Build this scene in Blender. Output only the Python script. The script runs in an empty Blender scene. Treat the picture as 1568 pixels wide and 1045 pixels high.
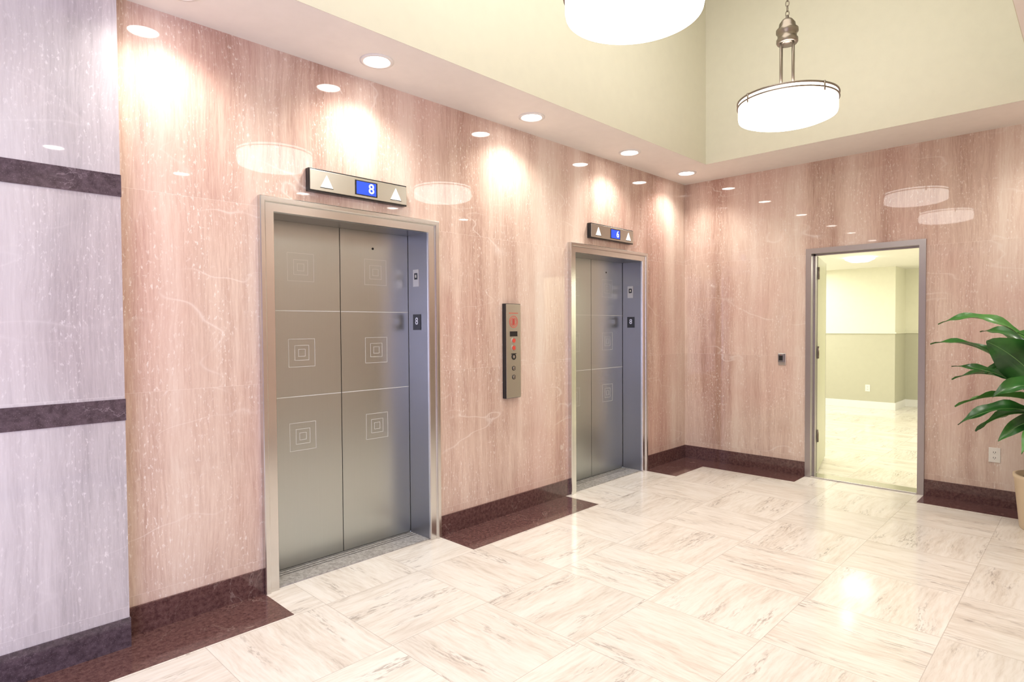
import bpy, bmesh, math, random
from mathutils import Vector, Matrix
random.seed(4)
D=bpy.data; C=bpy.context
A=3.343; B=6.235; ZC=3.05; PY=3.236; PX=0.7606; YB=-0.30; XN=-5.0
SX=5.585; SY=2.775; SY0=0.32; SXN=-3.5; ZT=4.9; BT=0.14
E1=2.0627; E2=4.778; W=1.253; FT=2.218
DL=2.054; DR=1.077; DT=2.217

# ---------------------------------------------------------------- nodes
class NT:
    def __init__(s,name):
        s.m=D.materials.new(name); s.m.use_nodes=True; s.t=s.m.node_tree; s.t.nodes.clear()
        s.out=s.t.nodes.new('ShaderNodeOutputMaterial')
        s.b=s.n('ShaderNodeBsdfPrincipled'); s.l(s.b.outputs[0],s.out.inputs[0])
    def n(s,ty,ins=None,**pr):
        k=s.t.nodes.new(ty)
        for a,v in pr.items(): setattr(k,a,v)
        if ins:
            for a,v in ins.items(): s.set(k.inputs[a],v)
        return k
    def l(s,o,i): s.t.links.new(o,i)
    def set(s,inp,v):
        if isinstance(v,bpy.types.NodeSocket): s.l(v,inp)
        elif isinstance(v,bpy.types.Node): s.l(v.outputs[0],inp)
        else:
            if isinstance(v,tuple) and len(v)==3 and len(getattr(inp,'default_value',(0,)) if hasattr(inp.default_value,'__len__') else (0,))==4: v=v+(1,)
            inp.default_value=v
    def p(s,**k):
        for a,v in k.items(): s.set(s.b.inputs[a.replace('_',' ')],v)
        return s
    def math(s,op,a,b=0.0,c=0.0,clamp=False):
        k=s.n('ShaderNodeMath',{0:a,1:b,2:c},operation=op); k.use_clamp=clamp; return k.outputs[0]
    def obj(s): return s.n('ShaderNodeTexCoord').outputs['Object']
    def map(s,v,scale=(1,1,1),loc=(0,0,0),rot=(0,0,0)):
        return s.n('ShaderNodeMapping',{'Vector':v,'Scale':scale,'Location':loc,'Rotation':rot}).outputs[0]
    def noise(s,v,sc=1,det=4,ro=.5,dist=0):
        return s.n('ShaderNodeTexNoise',{'Vector':v,'Scale':sc,'Detail':det,'Roughness':ro,'Distortion':dist})
    def ramp(s,f,pts):
        k=s.n('ShaderNodeValToRGB',{0:f}); e=k.color_ramp.elements
        while len(e)<len(pts): e.new(.5)
        for i,(p,c) in enumerate(pts):
            e[i].position=p; c=c if isinstance(c,tuple) else (c,c,c); e[i].color=c+(1,)
        return k.outputs[0]
    def mix(s,f,a,b,bt='MIX'):
        k=s.n('ShaderNodeMix',data_type='RGBA',blend_type=bt)
        s.set(k.inputs[0],f); s.set(k.inputs[6],a); s.set(k.inputs[7],b); return k.outputs[2]

def simple(name,col,rough=.5,metal=0.,**k):
    s=NT(name); nz=s.noise(s.obj(),12,3).outputs[0]
    c2=tuple(x*.93 for x in col)
    s.p(Base_Color=s.mix(nz,col,c2),Roughness=rough,Metallic=metal)
    for a,v in k.items(): s.set(s.b.inputs[a.replace('_',' ')],v)
    return s.m
def emis(name,col,st,base=(.8,.8,.8)):
    s=NT(name); s.p(Base_Color=base,Emission_Color=col,Emission_Strength=st,Roughness=.3); return s.m

def panel_coords(s,colw,rowh,z0):
    o=s.obj(); sep=s.n('ShaderNodeSeparateXYZ',{0:o})
    h=s.math('SUBTRACT',sep.outputs[0],sep.outputs[1])
    cf=s.math('DIVIDE',h,colw); rf=s.math('DIVIDE',s.math('SUBTRACT',sep.outputs[2],z0),rowh)
    c=s.math('FLOOR',cf); r=s.math('FLOOR',rf)
    cv=s.n('ShaderNodeCombineXYZ',{0:c,1:r})
    wn=s.n('ShaderNodeTexWhiteNoise',{'Vector':cv},noise_dimensions='3D')
    def edge(f,w):
        fr=s.math('FRACT',f); d=s.math('MINIMUM',fr,s.math('SUBTRACT',1.0,fr)); return s.math('LESS_THAN',d,w)
    j=s.math('MAXIMUM',s.math('MULTIPLY',edge(cf,.0009/colw),.4),edge(rf,.0012/rowh))
    return o,h,sep,wn,j,r

def marble_wall(name,cols,fleck=.75,vein=.4,joint=.25,rosy=(.88,.72,.73)):
    s=NT(name); o,h,sep,wn,j,r=panel_coords(s,1.25,.985,.19)
    hv=s.n('ShaderNodeCombineXYZ',{0:h,1:0.0,2:sep.outputs[2]})
    off=s.n('ShaderNodeCombineXYZ',{0:s.math('MULTIPLY',r,.012),1:0.0,2:s.math('MULTIPLY',r,.06)})
    v=s.n('ShaderNodeVectorMath',{0:hv,1:off},operation='ADD').outputs[0]
    wob=s.noise(s.map(v,(2.2,1,1.1)),1,3)
    v2=s.n('ShaderNodeVectorMath',{0:v,1:s.n('ShaderNodeVectorMath',{0:wob.outputs[1],1:(.09,0,.0)},operation='MULTIPLY')},operation='ADD').outputs[0]
    big=s.noise(s.map(v2,(3.2,1,.18)),1,4,.5).outputs[0]
    mid=s.noise(s.map(v2,(14,1,.7)),1,5,.6).outputs[0]
    fine=s.noise(s.map(v2,(90,1,6)),1,6,.72).outputs[0]
    f=s.math('ADD',s.math('ADD',s.math('MULTIPLY',big,.52),s.math('MULTIPLY',mid,.18)),s.math('MULTIPLY',fine,.30))
    col=s.ramp(f,[(.37,cols[0]),(.45,cols[1]),(.53,cols[2]),(.63,cols[3])])
    ros=s.noise(s.map(v,(.9,1,.55),(1.3,0,.4)),1,3,.5).outputs[0]
    col=s.mix(s.ramp(ros,[(.46,0.),(.62,.6)]),col,rosy,'MULTIPLY')
    fl=s.noise(s.map(v2,(80,1,34)),1,4,.65).outputs[0]
    gate=s.noise(s.map(v2,(9,1,2.0),(9,0,3)),1,4,.6).outputs[0]
    flm=s.math('MULTIPLY',s.ramp(fl,[(.56,0.),(.65,1.)]),s.ramp(gate,[(.40,0.),(.60,1.)]))
    col=s.mix(s.math('MULTIPLY',flm,fleck),col,cols[4])
    vw=s.noise(s.map(v,(.7,1,1.7),(3,0,1),(0,.35,0)),1,3,.5,.25).outputs[0]
    vm=s.ramp(s.math('ABSOLUTE',s.math('SUBTRACT',vw,.5)),[(0.,1.),(.005,.0)])
    vg=s.noise(s.map(v,(1.6,1,1.6),(7,0,0)),1,3).outputs[0]
    vm=s.math('MULTIPLY',vm,s.ramp(vg,[(.47,0.),(.6,1.)]))
    col=s.mix(s.math('MULTIPLY',vm,vein),col,cols[4])
    pv=s.math('ADD',s.math('MULTIPLY',wn.outputs[0],.05),.95)
    col=s.mix(1.0,col,s.n('ShaderNodeCombineColor',{0:pv,1:pv,2:pv}).outputs[0],'MULTIPLY')
    col=s.mix(s.math('MULTIPLY',j,joint),col,cols[4])
    s.p(Base_Color=col,Roughness=.025,IOR=1.5)
    return s.m

M={}
M['pink']=marble_wall('pink_marble',[(.42,.275,.215),(.58,.42,.345),(.71,.56,.47),(.81,.70,.605),(.90,.85,.80)])
M['pale']=marble_wall('pale_marble',[(.38,.355,.375),(.49,.465,.49),(.59,.565,.59),(.67,.65,.675),(.84,.82,.84)],.6,.2,.25,(.96,.88,.88))

def granite(name,c0,c1,c2):
    s=NT(name); o=s.obj()
    v=s.n('ShaderNodeTexVoronoi',{'Vector':o,'Scale':140.})
    n=s.noise(o,45,5,.7).outputs[0]
    col=s.ramp(n,[(.35,c0),(.62,c1)])
    sp=s.math('LESS_THAN',v.outputs['Distance'],.16)
    col=s.mix(s.math('MULTIPLY',sp,.35),col,c2)
    vn=s.noise(o,3.,5,.6,.8).outputs[0]
    vm=s.ramp(s.math('ABSOLUTE',s.math('SUBTRACT',vn,.5)),[(0.,.5),(.006,0.)])
    col=s.mix(s.math('MULTIPLY',vm,s.ramp(s.noise(o,2.1,2).outputs[0],[(.5,0.),(.6,1.)])),col,c2)
    s.p(Base_Color=col,Roughness=.10); return s.m
M['granite']=granite('brown_granite',(.070,.030,.029),(.15,.078,.072),(.36,.27,.24))
M['granite_v']=granite('violet_granite',(.05,.036,.046),(.11,.08,.10),(.40,.34,.38))

def floor_mat(name,tint=(1,1,1)):
    s=NT(name); o=s.obj(); T=.61
    sep=s.n('ShaderNodeSeparateXYZ',{0:o})
    xf=s.math('DIVIDE',s.math('ADD',sep.outputs[0],.22),T); yf=s.math('DIVIDE',s.math('SUBTRACT',sep.outputs[1],2.96),T)
    cx=s.math('FLOOR',xf); cy=s.math('FLOOR',yf)
    par=s.math('FLOORED_MODULO',s.math('ADD',cx,cy),2.0)
    wn=s.n('ShaderNodeTexWhiteNoise',{'Vector':s.n('ShaderNodeCombineXYZ',{0:cx,1:cy})},noise_dimensions='3D')
    offs=s.n('ShaderNodeVectorMath',{0:wn.outputs[1],1:(20,20,20)},operation='MULTIPLY')
    va=s.n('ShaderNodeVectorMath',{0:o,1:offs},operation='ADD').outputs[0]
    vb=s.map(va,rot=(0,0,math.pi/2))
    v=s.n('ShaderNodeMix',{0:par},data_type='VECTOR'); s.set(v.inputs[4],va); s.set(v.inputs[5],vb); v=v.outputs[1]
    w=s.noise(s.map(v,(2.2,2.2,1)),1,4)
    v=s.n('ShaderNodeVectorMath',{0:v,1:s.n('ShaderNodeVectorMath',{0:w.outputs[1],1:(.0,.08,.0)},operation='MULTIPLY')},operation='ADD').outputs[0]
    band=s.noise(s.map(v,(1.4,8,1)),1,4,.6).outputs[0]
    fine=s.noise(s.map(v,(7,60,1)),1,5,.65).outputs[0]
    f=s.math('ADD',s.math('MULTIPLY',band,.5),s.math('MULTIPLY',fine,.5))
    k=lambda c:tuple(a*b for a,b in zip(c,tint))
    col=s.ramp(f,[(.34,k((.60,.54,.475))),(.44,k((.72,.67,.605))),(.54,k((.79,.755,.70))),(.68,k((.84,.815,.77)))])
    pit=s.noise(s.map(v,(16,90,1)),1,4,.65).outputs[0]; gate=s.noise(s.map(v,(2.0,11,1),(4,4,0)),1,4,.55).outputs[0]
    pm=s.math('MULTIPLY',s.ramp(pit,[(.48,0.),(.60,1.)]),s.ramp(gate,[(.53,0.),(.64,1.)]))
    col=s.mix(s.math('MULTIPLY',pm,.7),col,k((.34,.295,.26)))
    b=s.math('ADD',s.math('MULTIPLY',wn.outputs[0],.07),.94)
    col=s.mix(1.0,col,s.n('ShaderNodeCombineColor',{0:b,1:b,2:b}).outputs[0],'MULTIPLY')
    def edge(f):
        fr=s.math('FRACT',f); d=s.math('MINIMUM',fr,s.math('SUBTRACT',1.0,fr)); return s.math('LESS_THAN',d,.003)
    j=s.math('MAXIMUM',edge(xf),edge(yf))
    col=s.mix(s.math('MULTIPLY',j,.55),col,k((.40,.35,.31)))
    s.p(Base_Color=col,Roughness=s.ramp(fine,[(.3,.09),(.7,.15)])); return s.m
M['floor']=floor_mat('travertine_floor')

def steel(name,col,r0,r1,axis='z'):
    s=NT(name); o=s.obj()
    sc={'z':(400,400,2.0),'x':(2.5,2.5,400)}[axis]
    n=s.noise(s.map(o,sc),1,2,.5).outputs[0]
    col2=tuple(c*.95 for c in col)
    s.p(Base_Color=s.mix(n,col,col2),Metallic=1.0,Roughness=s.math('ADD',s.math('MULTIPLY',n,r1-r0),r0))
    return s.m
M['steel']=steel('brushed_steel',(.50,.54,.525),.29,.32)
M['steel_f']=steel('brushed_steel_frame',(.70,.69,.67),.18,.24)
M['steel_h']=steel('brushed_steel_panel',(.60,.58,.53),.28,.36,'x')
M['steel_d']=steel('dark_steel',(.32,.32,.33),.28,.34)
M['etch']=simple('etched_line',(.66,.68,.66),.6,.0)
M['black']=simple('black_plastic',(.015,.015,.017),.25)
M['gap']=simple('dark_gap',(.01,.01,.01),.8)
M['sill']=granite('grey_sill',(.25,.24,.23),(.42,.41,.39),(.6,.6,.58))
M['cream']=simple('soffit_paint',(.92,.89,.84),.6)
M['coffer']=simple('coffer_paint',(.71,.69,.56),.6)
M['white']=simple('white_trim',(.88,.87,.84),.35)
M['plate']=simple('ivory_plate',(.86,.84,.78),.3)
M['bronze']=simple('antique_nickel',(.25,.21,.17),.3,.9)
M['glass_e']=emis('opal_glass_lit',(1,.97,.93),6.0)
M['can_e']=emis('lamp_lens_lit',(1,.96,.90),22.0)
M['lcd']=emis('lcd_blue',(.02,.10,.95),.9,(.01,.02,.2))
M['lcd_t']=emis('lcd_digit',(.75,.9,1),1.4)
M['arrow']=emis('arrow_lens',(1,.98,.92),.4)
M['red']=emis('red_button',(.9,.03,.02),.10,(.55,.06,.04))
M['far_up']=simple('far_wall_upper_paint',(.84,.83,.68),.6)
M['far_lo']=simple('far_wall_lower_paint',(.54,.53,.41),.6)
M['far_c']=simple('far_ceiling_paint',(.88,.87,.78),.7)
M['floor2']=floor_mat('travertine_far',(1.08,1.07,1.02))
M['frame_p']=simple('door_frame_metal',(.42,.385,.375),.28,.7)
M['leaf_door']=simple('door_leaf_paint',(.62,.62,.44),.4)
M['soil']=simple('soil',(.05,.03,.02),.9)
M['pot']=simple('pot_ceramic',(.74,.60,.42),.45)
M['stem']=simple('stem_green',(.16,.28,.07),.45)
def leafm(name,c0,c1):
    s=NT(name); n=s.noise(s.map(s.obj(),(6,6,6)),1,4).outputs[0]
    s.p(Base_Color=s.ramp(n,[(.35,c0),(.65,c1)]),Roughness=.28)
    return s.m
M['leaf']=leafm('leaf_green',(.012,.065,.012),(.04,.17,.03))
M['leafl']=leafm('leaf_light_green',(.04,.17,.03),(.09,.27,.05))
M['rib']=simple('leaf_rib',(.16,.34,.10),.4)

# ---------------------------------------------------------------- mesh builder
class MB:
    def __init__(s): s.v=[];s.f=[];s.m=[];s.s=[];s.mats=[]
    def mi(s,k):
        if k not in s.mats: s.mats.append(k)
        return s.mats.index(k)
    def face(s,idx,k,sm=False): s.f.append(tuple(idx)); s.m.append(s.mi(k)); s.s.append(sm)
    def box(s,x0,x1,y0,y1,z0,z1,k):
        n=len(s.v)
        s.v+=[(x,y,z) for z in(z0,z1) for y in(y0,y1) for x in(x0,x1)]
        for q in((0,2,3,1),(4,5,7,6),(0,1,5,4),(2,6,7,3),(0,4,6,2),(1,3,7,5)): s.face([n+i for i in q],k)
        return s
    def lathe(s,prof,c,k,seg=48,sm=True,caps=True):
        n=len(s.v)
        for r,z in prof:
            for i in range(seg):
                a=2*math.pi*i/seg; s.v.append((c[0]+r*math.cos(a),c[1]+r*math.sin(a),c[2]+z))
        for j in range(len(prof)-1):
            for i in range(seg):
                i2=(i+1)%seg; s.face([n+j*seg+i,n+j*seg+i2,n+(j+1)*seg+i2,n+(j+1)*seg+i],k,sm)
        if caps:
            if prof[0][0]>1e-6: s.face([n+i for i in range(seg)][::-1],k)
            if prof[-1][0]>1e-6: s.face([n+(len(prof)-1)*seg+i for i in range(seg)],k)
        return s
    def casing(s,hw,oh,prof,k,kd=None,dark=()):
        n=len(s.v); P=len(prof)
        for st in range(4):
            for o,y in prof:
                x=-(hw+o) if st<2 else hw+o; z=0 if st in(0,3) else oh+o
                s.v.append((x,y,z))
        for st in range(3):
            for j in range(P-1):
                s.face([n+st*P+j,n+st*P+j+1,n+(st+1)*P+j+1,n+(st+1)*P+j],kd if j in dark else k)
        return s
    def tube(s,pts,r,k,seg=10,closed=False,sm=True):
        pts=[Vector(p) for p in pts]; n=len(s.v); N=len(pts)
        rr=r if isinstance(r,(list,tuple)) else [r]*N
        for i,p in enumerate(pts):
            t=(pts[(i+1)%N]-pts[i-1]) if closed else (pts[min(i+1,N-1)]-pts[max(i-1,0)])
            t.normalize(); u=t.cross(Vector((.13,.29,.95)));
            if u.length<.1: u=t.cross(Vector((1,0,0)))
            u.normalize(); w=t.cross(u)
            for j in range(seg):
                a=2*math.pi*j/seg; q=p+(u*math.cos(a)+w*math.sin(a))*rr[i]; s.v.append(tuple(q))
        for i in range(N if closed else N-1):
            i2=(i+1)%N
            for j in range(seg):
                j2=(j+1)%seg; s.face([n+i*seg+j,n+i*seg+j2,n+i2*seg+j2,n+i2*seg+j],k,sm)
        if not closed:
            s.face([n+j for j in range(seg)][::-1],k); s.face([n+(N-1)*seg+j for j in range(seg)],k)
        return s
    def cyl_y(s,x,z,y0,y1,r,k,seg=24,r1=None):
        n=len(s.v); r1=r if r1 is None else r1
        for y,q in((y0,r),(y1,r1)):
            for i in range(seg):
                a=2*math.pi*i/seg; s.v.append((x+q*math.cos(a),y,z+q*math.sin(a)))
        for i in range(seg): i2=(i+1)%seg; s.face([n+i,n+i2,n+seg+i2,n+seg+i],k,True)
        s.face([n+i for i in range(seg)],k); s.face([n+seg+i for i in range(seg)][::-1],k); return s
    def prism_y(s,poly,y0,y1,k):
        n=len(s.v);N=len(poly)
        for y in(y0,y1):
            for x,z in poly: s.v.append((x,y,z))
        for i in range(N): i2=(i+1)%N; s.face([n+i,n+i2,n+N+i2,n+N+i],k)
        s.face([n+i for i in range(N)],k); s.face([n+N+i for i in range(N)][::-1],k); return s
    def make(s,name,parent=None,loc=None,bevel=0,fixn=True):
        me=D.meshes.new(name); me.from_pydata(s.v,[],s.f)
        for k in s.mats: me.materials.append(M[k])
        for p,mi,sm in zip(me.polygons,s.m,s.s): p.material_index=mi; p.use_smooth=sm
        if fixn:
            b=bmesh.new(); b.from_mesh(me); bmesh.ops.recalc_face_normals(b,faces=b.faces); b.to_mesh(me); b.free()
        o=D.objects.new(name,me); C.collection.objects.link(o)
        if parent: o.parent=parent
        if loc: o.location=loc
        if bevel:
            md=o.modifiers.new('bevel','BEVEL'); md.width=bevel; md.segments=2; md.limit_method='ANGLE'
        return o
def empty(name,loc,rz=0):
    e=D.objects.new(name,None); C.collection.objects.link(e); e.location=loc; e.rotation_euler=(0,0,rz); e.empty_display_size=.1; return e
def text(name,body,size,parent,loc,rot,mat):
    c=D.curves.new(name,'FONT'); c.body=body; c.size=size; c.align_x='CENTER'; c.align_y='CENTER'; c.extrude=.0004; c.offset=.0006
    t=D.objects.new(name+'_c',c); C.collection.objects.link(t); C.view_layer.update()
    me=D.meshes.new_from_object(t.evaluated_get(C.evaluated_depsgraph_get())); D.objects.remove(t)
    me.materials.clear(); me.materials.append(M[mat])
    o=D.objects.new(name,me); C.collection.objects.link(o); o.parent=parent; o.location=loc; o.rotation_euler=rot; return o

# ---------------------------------------------------------------- room shell
hw=.60; TH=.21
m=MB()
xs=[XN]; 
for e in(E1,E2): xs+= [e-hw,e+hw]
xs.append(B+.15)
m.box(xs[0],xs[1],A,A+TH,0,ZC+.1,'pink'); m.box(xs[2],xs[3],A,A+TH,0,ZC+.1,'pink'); m.box(xs[4],xs[5],A,A+TH,0,ZC+.1,'pink')
for e in(E1,E2): m.box(e-hw,e+hw,A,A+TH,2.19,ZC+.1,'pink')
m.make('wall_left')
m=MB(); m.box(XN,PX,PY,A-.001,BT,ZC,'pale'); 
m.make('wall_pilaster')
m=MB()
for z0,z1 in((1.062,1.162),(2.092,2.192)): m.box(XN,PX+.003,PY-.003,PY+.02,z0,z1,'granite_v')
m.make('trim_1')
MB().box(XN,PX+.004,PY-.006,A-.001,0,BT,'granite_v').make('baseboard_pilaster')
m=MB(); dl,dr=DL-.02,DR+.02; dtop=DT-.02
m.box(B,B+.15,dl,A,0,ZC+.1,'pink'); m.box(B,B+.15,YB-.15,dr,0,ZC+.1,'pink'); m.box(B,B+.15,dr,dl,dtop,ZC+.1,'pink')
m.make('wall_back')
WX0,WX1,WZ=-3.4,-.7,2.7
MB().box(XN,WX0,YB-.15,YB,0,ZC+.1,'pink').box(WX1,B+.15,YB-.15,YB,0,ZC+.1,'pink').box(WX0,WX1,YB-.15,YB,WZ,ZC+.1,'pink').make('wall_right')
m=MB()
for x in(WX0,-2.52,-1.62,WX1-.04): m.box(x,x+.04,YB-.11,YB-.05,0,WZ,'steel_f')
for zz in(0.,2.1,WZ-.04): m.box(WX0,WX1,YB-.10,YB-.06,zz,zz+.04,'steel_f')
m.make('window_1')
MB().box(XN-.15,XN,YB-.15,A+TH,0,ZC+.1,'pink').make('wall_near')
m=MB(); w2=W/2
m.box(PX+.004,E1-w2-.001,A-.012,A,0,BT,'granite'); m.box(E1+w2+.001,E2-w2-.001,A-.012,A,0,BT,'granite'); m.box(E2+w2+.001,B,A-.012,A,0,BT,'granite')
m.make('baseboard_left')
m=MB(); m.box(B-.012,B,DL+.001,A-.012,0,BT,'granite'); m.box(B-.012,B,YB,DR-.001,0,BT,'granite'); m.make('baseboard_back')
MB().box(WX1,B-.012,YB,YB+.012,0,BT,'granite').make('baseboard_right')
MB().box(XN,B+.15,YB-.15,A+TH,-.1,0,'floor').make('floor')
m=MB(); z=.0012; FY=2.975
m.box(XN,PX+.004,FY,PY-.006,0,z,'granite'); m.box(PX+.004,E1-w2,FY,A-.012,0,z,'granite')
m.box(E1+w2,E2-w2-.06,FY,A-.012,0,z,'granite'); m.box(E2+w2-.03,B-.012,FY,A-.012,0,z,'granite')
m.box(5.935,B-.012,DL+.0,FY,0,z,'granite'); m.box(5.935,B-.012,YB+.012,DR,0,z,'granite')
m.make('trim_floor_border')
m=MB()
m.box(XN,B+.15,SY,A,ZC,ZC+.1,'cream'); m.box(XN,B+.15,YB-.15,SY0,ZC,ZC+.1,'cream')
m.box(SX,B+.15,SY0,SY,ZC,ZC+.1,'cream'); m.box(XN,SXN,SY0,SY,ZC,ZC+.1,'cream')
m.box(SXN-.1,SX+.1,SY,SY+.1,ZC+.1,ZT,'coffer'); m.box(SXN-.1,SX+.1,SY0-.1,SY0,ZC+.1,ZT,'coffer')
m.box(SX,SX+.1,SY0,SY,ZC+.1,ZT,'coffer'); m.box(SXN-.1,SXN,SY0,SY,ZC+.1,ZT,'coffer')
m.box(SXN,SX-.0,SY-.003,SY,ZC,ZC+.1,'coffer'); m.box(SX-.003,SX,SY0,SY,ZC,ZC+.1,'coffer'); m.box(SXN,SX,SY0,SY0+.003,ZC,ZC+.1,'coffer')
m.box(SXN-.1,SX+.1,SY0-.1,SY+.1,ZT,ZT+.1,'coffer')
m.make('ceiling')

# ---------------------------------------------------------------- elevators
def elevator(cx):
    e=empty('elevator_door',(cx,A,0))
    i,o=.5415,.6265; oh=2.133
    m=MB()
    prof=[(.0,TH),(.0,-.004),(.0,-.018),(.004,-.024),(.050,-.024),(.054,-.030),(.056,-.036),(.060,-.038),(.081,-.038),(.085,-.034),(.085,-.0005)]
    m.casing(i,oh,prof,'steel_f','steel_d',(0,)); m.make('frame',e,fixn=False)
    y0,y1=TH+.004,TH+.036
    for nm,a,b in(('slab_left',-.63,-.0025),('slab_right',.0025,.63)):
        m=MB(); m.box(a,b,y0,y1,.012,2.25,'steel')
        q=-.27 if a<-.1 else .27
        ins=[(a+.09 if a<-.1 else a),(b if a<-.1 else b-.09)]
        for zz in(1.06,1.59): m.box(ins[0],ins[1],y0-.0006,y0,zz-.0020,zz+.0020,'etch')
        for zc_ in(.81,1.33,1.86):
            for hs in(.087,.047,.023):
                t=.0022
                m.box(q-hs,q+hs,y0-.0006,y0,zc_+hs-t,zc_+hs,'etch'); m.box(q-hs,q+hs,y0-.0006,y0,zc_-hs,zc_-hs+t,'etch')
                m.box(q-hs,q-hs+t,y0-.0006,y0,zc_-hs+t,zc_+hs-t,'etch'); m.box(q+hs-t,q+hs,y0-.0006,y0,zc_-hs+t,zc_+hs-t,'etch')
        if a>-.1: m.cyl_y(.25,2.02,y0-.002,y0,.008,'gap',16); 
        m.make(nm,e)
    m=MB(); m.box(-.0025,.0025,y0+.01,y1,.0,2.25,'gap'); m.box(-.66,.66,y1+.001,y1+.02,0,2.3,'gap'); m.make('shaft_backing',e)
    m=MB(); m.box(-i,i,.0,TH+.05,.0005,.008,'sill')
    for k in range(3): m.box(-i,i,TH-.012-.03*k,TH-.006-.03*k,.008,.0085,'gap')
    m.make('sill',e)
    m=MB(); xj=i-.0002
    m.box(xj-.004,xj,.085,.15,1.77,1.89,'steel_h'); m.box(xj-.005,xj-.004,.100,.135,1.82,1.865,'black')
    m.box(xj-.004,xj,.07,.155,1.465,1.575,'black'); m.make('jamb_plates',e)
    text('floor_number','8',.07,e,(xj-.0045,.112,1.525),(math.pi/2,0,-math.pi/2),'steel_f')
    text('floor_number_b','8',.03,e,(xj-.0055,.117,1.842),(math.pi/2,0,-math.pi/2),'plate')
    return e
elevator(E1); elevator(E2)

def lantern(cx,digit):
    e=empty('elevator_floor_indicator',(cx,A,2.283)); hwid=.345; H=.135
    m=MB(); m.box(-hwid,hwid,-.040,-.0005,0,H,'black'); m.box(-hwid+.004,hwid-.004,-.046,-.040,.008,H-.008,'steel_h'); m.make('housing',e,bevel=.002)
    m=MB()
    for x in(-.235,.255):
        m.prism_y([(x-.04,.03),(x+.04,.03),(x,.105)],-.0485,-.046,'arrow')
        m.prism_y([(x-.046,.026),(x+.046,.026),(x+.04,.03),(x-.04,.03)],-.0475,-.046,'black')
    m.make('arrows',e)
    m=MB(); m.box(-.045,.115,-.0475,-.046,.022,.113,'black'); m.box(-.035,.105,-.0485,-.0475,.028,.107,'lcd'); m.make('display',e)
    text('digit',digit,.085,e,(.070,-.0495,.067),(math.pi/2,0,0),'lcd_t')
lantern(E1+.005,'8'); lantern(E2+.0,'6')

e=empty('elevator_call_panel',(3.424,A,.922)); m=MB()
m.box(-.085,.085,-.035,-.0005,0,.742,'black'); m.box(-.081,.081,-.041,-.035,.004,.738,'steel_h'); m.make('housing',e,bevel=.002)
m=MB()
def ring_y(m,x,z,r0,r1,y0,y1,k,seg=28):
    n=len(m.v)
    for r,y in((r0,y1),(r0,y0),(r1,y0),(r1,y1)):
        for i in range(seg):
            a=2*math.pi*i/seg; m.v.append((x+r*math.cos(a),y,z+r*math.sin(a)))
    for j in range(4):
        for i in range(seg):
            i2=(i+1)%seg;j2=(j+1)%4; m.face([n+j*seg+i,n+j*seg+i2,n+j2*seg+i2,n+j2*seg+i],k)
ring_y(m,0,.60,.043,.047,-.0425,-.041,'red')
ring_y(m,0,.60,.030,.033,-.0425,-.041,'red')
for q in range(5):
    m.box(-.012+.006*q-.001,-.012+.006*q+.001,-.0425,-.041,.575,.625,'red')
m.prism_y([(-.05,.665),(.05,.665),(.05,.670),(-.05,.670)],-.0425,-.041,'red')
m.box(-.042,.042,-.0425,-.041,.485,.525,'black')
for z in(.452,.395): 
    m.cyl_y(0,z,-.046,-.041,.016,'red'); ring_y(m,0,z,.017,.024,-.044,-.041,'steel_f')
ring_y(m,0,.325,.013,.024,-.044,-.041,'black'); m.cyl_y(0,.325,-.045,-.041,.011,'steel_f')
m.box(-.028,.028,-.042,-.041,.345,.352,'black')
for z in(.235,.165): ring_y(m,0,z,.014,.018,-.044,-.041,'gap'); m.cyl_y(0,z,-.045,-.041,.013,'steel_f'); m.box(-.002,.002,-.0455,-.045,z-.008,z+.008,'gap')
m.make('controls',e)

# ---------------------------------------------------------------- doorway & far room
e=empty('door_1',(B,0,0)); m=MB(); fw=.05
m.box(-.02,.155,DR,DR+fw,0,DT,'frame_p'); m.box(-.02,.155,DL-fw,DL,0,DT,'frame_p'); m.box(-.02,.155,DR+fw,DL-fw,DT-fw,DT,'frame_p')
m.box(.06,.10,DR+fw,DR+fw+.014,0,DT-fw,'frame_p'); m.box(.06,.10,DL-fw-.014,DL-fw,0,DT-fw,'frame_p'); m.box(.06,.10,DR+fw,DL-fw,DT-fw-.014,DT-fw,'frame_p')
m.make('frame',e)
MB().box(-.02,.16,DR+fw,DL-fw,.0005,.012,'steel_f').make('threshold',e,bevel=.003)
lf=empty('leaf_pivot',(.165,DL-fw,0)); lf.parent=e; lf.rotation_euler=(0,0,math.radians(12))
m=MB(); m.box(0,.845,-.004,.040,.02,DT-fw-.01,'leaf_door'); m.box(.845,.862,-.005,.041,.02,DT-fw-.01,'frame_p'); m.make('leaf',lf)
m=MB()
for z in(.32,1.15,1.93):
    m.tube([(.0,-.010,z),(.0,-.010,z+.12)],.009,'bronze'); m.box(-.035,.03,-.008,-.0045,z,z+.12,'bronze')
m.tube([(.80,.040,1.02),(.80,.09,1.02)],.01,'steel_f'); m.tube([(.80,.09,1.02),(.69,.09,1.02)],.009,'steel_f')
m.make('hardware',lf)
XF=12.0; YC=2.51; XF2=12.75; ZF=2.47; X0=B+.15
MB().box(X0,XF2+.2,-.6,5.2,-.1,0,'floor2').make('floor_far_room')
MB().box(X0,XF2+.2,-.6,5.2,ZF,ZF+.1,'far_c').make('ceiling_far_room')
m=MB()
for z0,z1,k in((0,1.33,'far_lo'),(1.33,ZF,'far_up')):
    m.box(XF,XF2+.2,YC,5.0,z0,z1,k); m.box(XF2,XF2+.2,-.6,YC,z0,z1,k); m.box(X0,XF,5.0,5.2,z0,z1,k); m.box(X0,XF2+.2,-.75,-.6,z0,z1,k)
m.make('wall_far_room')
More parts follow.
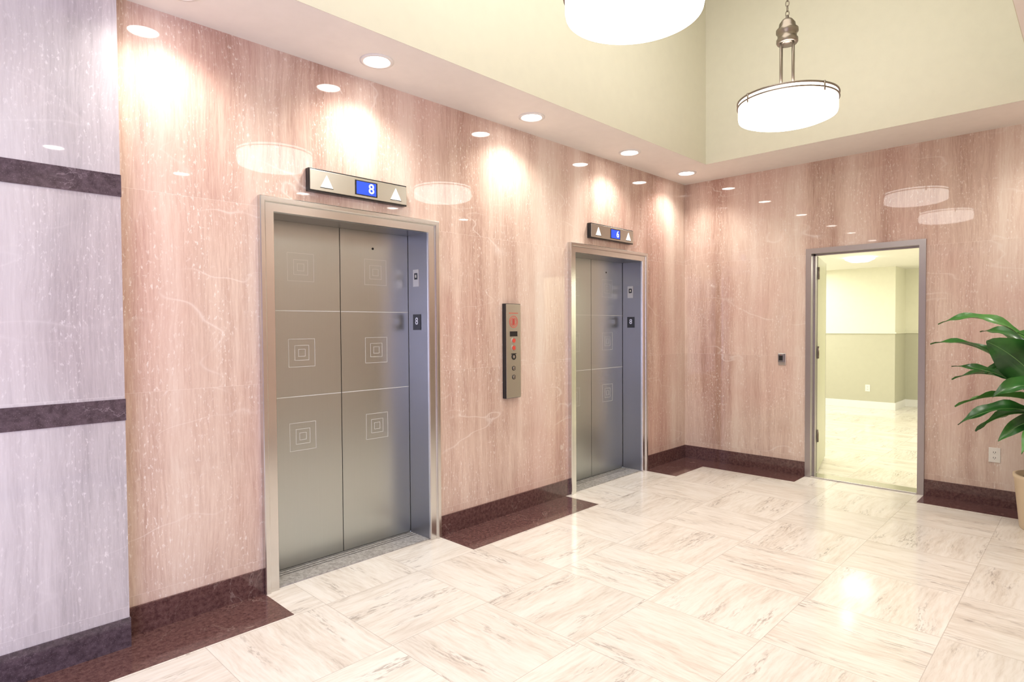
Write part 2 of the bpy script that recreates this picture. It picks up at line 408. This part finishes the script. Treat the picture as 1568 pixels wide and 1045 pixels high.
MB().box(B+.151,X0+.02,A,5.2,0,ZF,'far_up').box(B+.151,X0+.02,DL+.02,A,0,ZF,'far_up').box(B+.151,X0+.02,-.6,DR-.02,0,ZF,'far_up').box(B+.151,X0+.02,DR-.02,DL+.02,DT+.01,ZF,'far_up').make('wall_far_room_front')
def lshape(nm,d,z0,z1,k):
    m=MB(); m.box(XF-d,XF-.0005,YC+.0005,5.0,z0,z1,k); m.box(XF-d,XF2-d-.0005,YC-d,YC-.0005,z0,z1,k); m.box(XF2-d,XF2-.0005,-.6,YC-.0005,z0,z1,k); m.make(nm)
lshape('baseboard_far_room',.015,0.0005,.13,'white'); lshape('trim_2',.02,1.32,1.345,'far_up')

def plate(name,loc,rz):
    e=empty(name,loc,rz); m=MB()
    m.box(-.038,.038,-.006,-.0003,-.06,.06,'plate'); m.make('cover',e,bevel=.002)
    m=MB()
    for z in(-.022,.022):
        m.box(-.017,.017,-.0075,-.006,z-.014,z+.014,'plate')
        m.box(-.008,-.005,-.0078,-.0075,z-.005,z+.007,'gap'); m.box(.005,.008,-.0078,-.0075,z-.005,z+.007,'gap'); m.box(-.002,.002,-.0078,-.0075,z-.011,z-.007,'gap')
    m.make('sockets',e)
plate('wall_outlet',(B,.60,.417),-math.pi/2)
plate('wall_outlet',(XF,2.92,.36),-math.pi/2)
e=empty('card_reader',(B,2.28,1.142),-math.pi/2); m=MB()
m.box(-.036,.036,-.008,-.0003,-.06,.06,'steel_h'); m.box(-.028,.028,-.035,-.008,-.03,.052,'steel_d'); m.make('body',e,bevel=.005)
m=MB(); m.box(-.018,.018,-.0362,-.035,-.012,.035,'black'); m.cyl_y(0,.043,-.0365,-.035,.003,'red'); m.make('sensor',e)

# ---------------------------------------------------------------- recessed downlights
def downlight(x,y,z,energy,name='recessed_downlight',cone=138,blend=.8):
    e=empty(name,(x,y,z)); m=MB()
    m.lathe([(.098,-.0004),(.098,-.006),(.080,-.010),(.072,-.004),(.072,-.0004)],(0,0,0),'white',40,caps=False); m.make('trim_ring',e)
    m=MB(); m.lathe([(.0001,-.003),(.072,-.003)],(0,0,0),'can_e',40,caps=False); m.make('lens',e,fixn=False)
    l=D.lights.new('bulb','SPOT'); l.energy=energy; l.spot_size=math.radians(cone); l.spot_blend=blend; l.shadow_soft_size=.05; l.color=(1,.945,.87)
    o=D.objects.new('bulb',l); C.collection.objects.link(o); o.parent=e; o.location=(0,0,-.03)
for x,en in((-1.7,6),(-.35,6),(.97,33),(2.036,36),(3.385,36),(4.697,36),(5.746,32)):
    downlight(x,3.064,ZC,en)
for x in(-1.7,-.35,1.03,2.10,3.4,4.65,5.88):
    downlight(x,.02,ZC,27)

# ---------------------------------------------------------------- pendants
def pendant(x,y,zb):
    e=empty('pendant_lamp',(x,y,zb)); R=.312
    m=MB(); prof=[(.0001,-.022),(.10,-.020),(.20,-.012),(.27,-.002),(.304,.012),(R-.004,.03),(R-.004,.128),(.290,.130)]
    m.lathe(prof,(0,0,0),'glass_e',72,caps=False); m.make('opal_drum',e)
    m=MB(); r0=R-.004
    for z0,z1 in((.124,.134),(.098,.106)):
        m.lathe([(r0,z0),(R+.005,z0),(R+.005,z1),(r0,z1),(r0,z0)],(0,0,0),'bronze',72,caps=False)
    for k in range(4):
        a=math.radians(45+90*k)+.3; c,s=math.cos(a),math.sin(a)
        m.tube([(c*(R+.006),s*(R+.006),.075),(c*(R+.006),s*(R+.006),.136)],.006,'bronze',8)
        m.tube([(c*R,s*R,.132),(c*.05,s*.05,.137)],.007,'bronze',8)
    m.lathe([(.0001,.120),(.06,.120),(.06,.140),(.045,.150),(.0001,.152)],(0,0,0),'bronze',24,caps=False)
    for k in range(4):
        a=math.radians(45+90*k)+.3; c,s=math.cos(a)*.052,math.sin(a)*.052
        m.tube([(c,s,.13),(c,s,.54)],.0085,'bronze',10)
    m.lathe([(.0001,.50),(.062,.50),(.068,.51),(.068,.53),(.060,.54),(.060,.565),(.070,.575),(.070,.595),(.054,.61),(.050,.635),(.032,.66),(.012,.672),(.008,.69),(.0001,.69)],(0,0,0),'bronze',32,caps=False)
    z=.70; top=ZT-zb-.03; i=0
    while z<top:
        pts=[]
        for t in range(14):
            a=2*math.pi*t/14; u=.011*math.cos(a); v=.021*math.sin(a)
            pts.append((u,0,z+v) if i%2 else (0,u,z+v))
        m.tube(pts,.0028,'bronze',6,closed=True); z+=.034; i+=1
    m.lathe([(.06,top+.03),(.06,top+.015),(.03,top-.01),(.0001,top-.012)],(0,0,0),'bronze',24,caps=False)
    m.make('fitting',e)
pendant(2.38,1.53,2.885); pendant(4.25,1.53,2.872)

# ---------------------------------------------------------------- plant
def plant():
    P=Vector((5.74,.235,0)); e=empty('potted_plant',P)
    m=MB(); m.lathe([(.0001,0),(.165,0),(.172,.01),(.205,.36),(.212,.37),(.212,.392),(.195,.395),(.190,.35),(.0001,.345)],(0,0,0),'pot',48,caps=False); m.make('pot',e)
    MB().lathe([(.0001,.356),(.08,.362),(.19,.352)],(0,0,0),'soil',32,caps=False).make('soil',e)
    L=[((5.55,.88,1.48),(5.62,.36,1.36),.10,.10,.5,'leafl'),
       ((5.50,.92,1.33),(5.60,.42,1.13),.09,.095,.3,'leaf'),
       ((5.36,.57,1.36),(5.50,.22,.98),.05,.29,-1.2,'leaf'),
       ((5.45,.78,1.17),(5.58,.33,1.00),.05,.08,.6,'leaf'),
       ((5.40,.75,.88),(5.58,.30,.93),.06,.12,-.3,'leafl'),
       ((5.32,.72,.76),(5.52,.30,.86),.07,.13,.4,'leaf'),
       ((5.50,.64,.70),(5.58,.30,.84),.06,.11,-.6,'leaf'),
       ((5.25,.52,.98),(5.50,.22,.98),.08,.14,.7,'leaf'),
       ((5.20,.36,.62),(5.46,.22,.80),.06,.12,.1,'leafl'),
       ((5.75,.82,1.05),(5.70,.36,1.00),.08,.10,.2,'leaf'),
       ((5.85,.66,1.42),(5.72,.28,1.20),.08,.12,.5,'leaf'),
       ((5.30,.40,1.42),(5.52,.21,1.15),.05,.18,.9,'leaf'),
       ((5.70,.32,1.72),(5.67,.22,1.28),.03,.15,.3,'leafl'),
       ((5.95,.10,1.60),(5.74,.16,1.22),.06,.13,0,'leaf'),
       ((5.40,-.08,1.50),(5.56,.10,1.18),.06,.13,0,'leafl'),
       ((5.10,.05,1.15),(5.42,.14,1.02),.08,.13,0,'leaf'),
       ((6.08,.42,1.22),(5.80,.26,1.04),.06,.12,0,'leaf'),
       ((5.12,.12,.72),(5.42,.16,.84),.06,.12,0,'leaf'),
       ((6.05,.02,.95),(5.80,.12,.90),.08,.12,0,'leafl'),
       ((5.38,.50,.66),(5.56,.27,.80),.05,.11,.9,'leaf'),
       ((5.60,.60,1.12),(5.62,.28,1.10),.07,.15,-.9,'leaf')]
    mb=MB()
    for tip,base,lift,wd,roll,k in L:
        tip=Vector(tip)-P; base=Vector(base)-P
        root=Vector((base.x*.25,base.y*.25,.35)); d=(tip-base)
        ctl=Vector((root.x*1.4,root.y*1.4,base.z*.65+.12))
        pts=[(1-t)**2*root+2*t*(1-t)*ctl+t*t*base for t in [i/9 for i in range(10)]]
        mb.tube([tuple(p) for p in pts],[.010-.0005*i for i in range(10)],'stem',8)
        c2=base+d*.5+Vector((0,0,lift*2))
        N=16; n=len(mb.v); cross=5; sp=[]
        for i in range(N+1):
            t=i/N; p=(1-t)**2*base+2*t*(1-t)*c2+t*t*tip; tg=((1-t)*(c2-base)+t*(tip-c2)).normalized()
            side=tg.cross(Vector((0,0,1)));
            side.normalize(); up=side.cross(tg).normalized()
            s2=side*math.cos(roll)+up*math.sin(roll); u2=-side*math.sin(roll)+up*math.cos(roll)
            wv=wd*.5*(math.sin(math.pi*min(1,(t*.97+.02))**.78)**.85 if 0<t<1 else .02)
            sp.append(p)
            for j in range(cross):
                q=(j-2)/2; wav=.010*math.sin(t*17+q*2)*abs(q)
                mb.v.append(tuple(p+s2*wv*q+u2*(wv*.45*abs(q)+wav)))
        for i in range(N):
            for j in range(cross-1):
                a=n+i*cross+j; mb.face([a,a+1,a+1+cross,a+cross],k,True)
        mb.tube([tuple(p) for p in sp],[.0035*(1-i/(N+1)) +.0005 for i in range(N+1)],'rib',6)
    mb.make('foliage',e,fixn=False)
plant()

# ---------------------------------------------------------------- lights
def area(name,loc,rot,sx,sy,en,col):
    l=D.lights.new(name,'AREA'); l.shape='RECTANGLE'; l.size=sx; l.size_y=sy; l.energy=en; l.color=col
    o=D.objects.new(name,l); C.collection.objects.link(o); o.location=loc; o.rotation_euler=rot; return o
area('coffer_fill',(1.4,1.55,4.85),(0,0,0),6.0,1.6,88,(1,.97,.93))  # added fill high in the coffer, out of view; not a real fixture
area('daylight_window',((WX0+WX1)/2,YB-.35,1.5),(math.pi/2,0,0),2.6,2.5,130,(.66,.63,1.0))
area('far_room_fill',(9.4,4.2,2.45),(0,0,0),4.5,1.2,92,(1,.97,.89))  # added fill to brighten the far room, kept off the doorway sightline
area('far_room_fill',(9.2,.1,2.45),(0,0,0),4.5,1.2,86,(1,.97,.89))  # second added far-room fill, unseen on the opposite side
e=empty('ceiling_light',(10.0,2.55,ZF)); MB().lathe([(.0001,-.07),(.12,-.065),(.19,-.03),(.20,-.0005)],(0,0,0),'glass_e',40,caps=False).make('dome',e)
e=empty('recessed_downlight',(8.85,2.38,ZF-.03)); m=MB(); m.lathe([(.0001,-.003),(.072,-.003)],(0,0,0),'can_e',40,caps=False); m.lathe([(.098,.03),(.098,-.006),(.072,-.004),(.072,-.0004)],(0,0,0),'white',40,caps=False); m.make('lens',e,fixn=False)
w=D.worlds.new('World'); C.scene.world=w; w.use_nodes=True; bg=w.node_tree.nodes['Background']; bg.inputs[0].default_value=(.66,.74,1,1); bg.inputs[1].default_value=.8

# ---------------------------------------------------------------- camera
c=math.radians(44.1186);t=math.radians(1.3829);r=math.radians(.3601)
s=Vector((math.sin(c),-math.cos(c),0)); fwd=Vector((math.cos(c)*math.cos(t),math.sin(c)*math.cos(t),-math.sin(t))); up=Vector((math.cos(c)*math.sin(t),math.sin(c)*math.sin(t),math.cos(t)))
R=s*math.cos(r)-up*math.sin(r); U=s*math.sin(r)+up*math.cos(r)
cam=D.cameras.new('camera'); co=D.objects.new('camera',cam); C.collection.objects.link(co)
mt=Matrix((R,U,-fwd)).transposed().to_4x4(); mt.translation=Vector((0,0,1.486)); co.matrix_world=mt
cam.sensor_width=36; cam.lens=36*928.08/1568; cam.clip_start=.02; C.scene.camera=co
C.scene.view_settings.view_transform='Standard'
C.scene.view_settings.exposure=.12
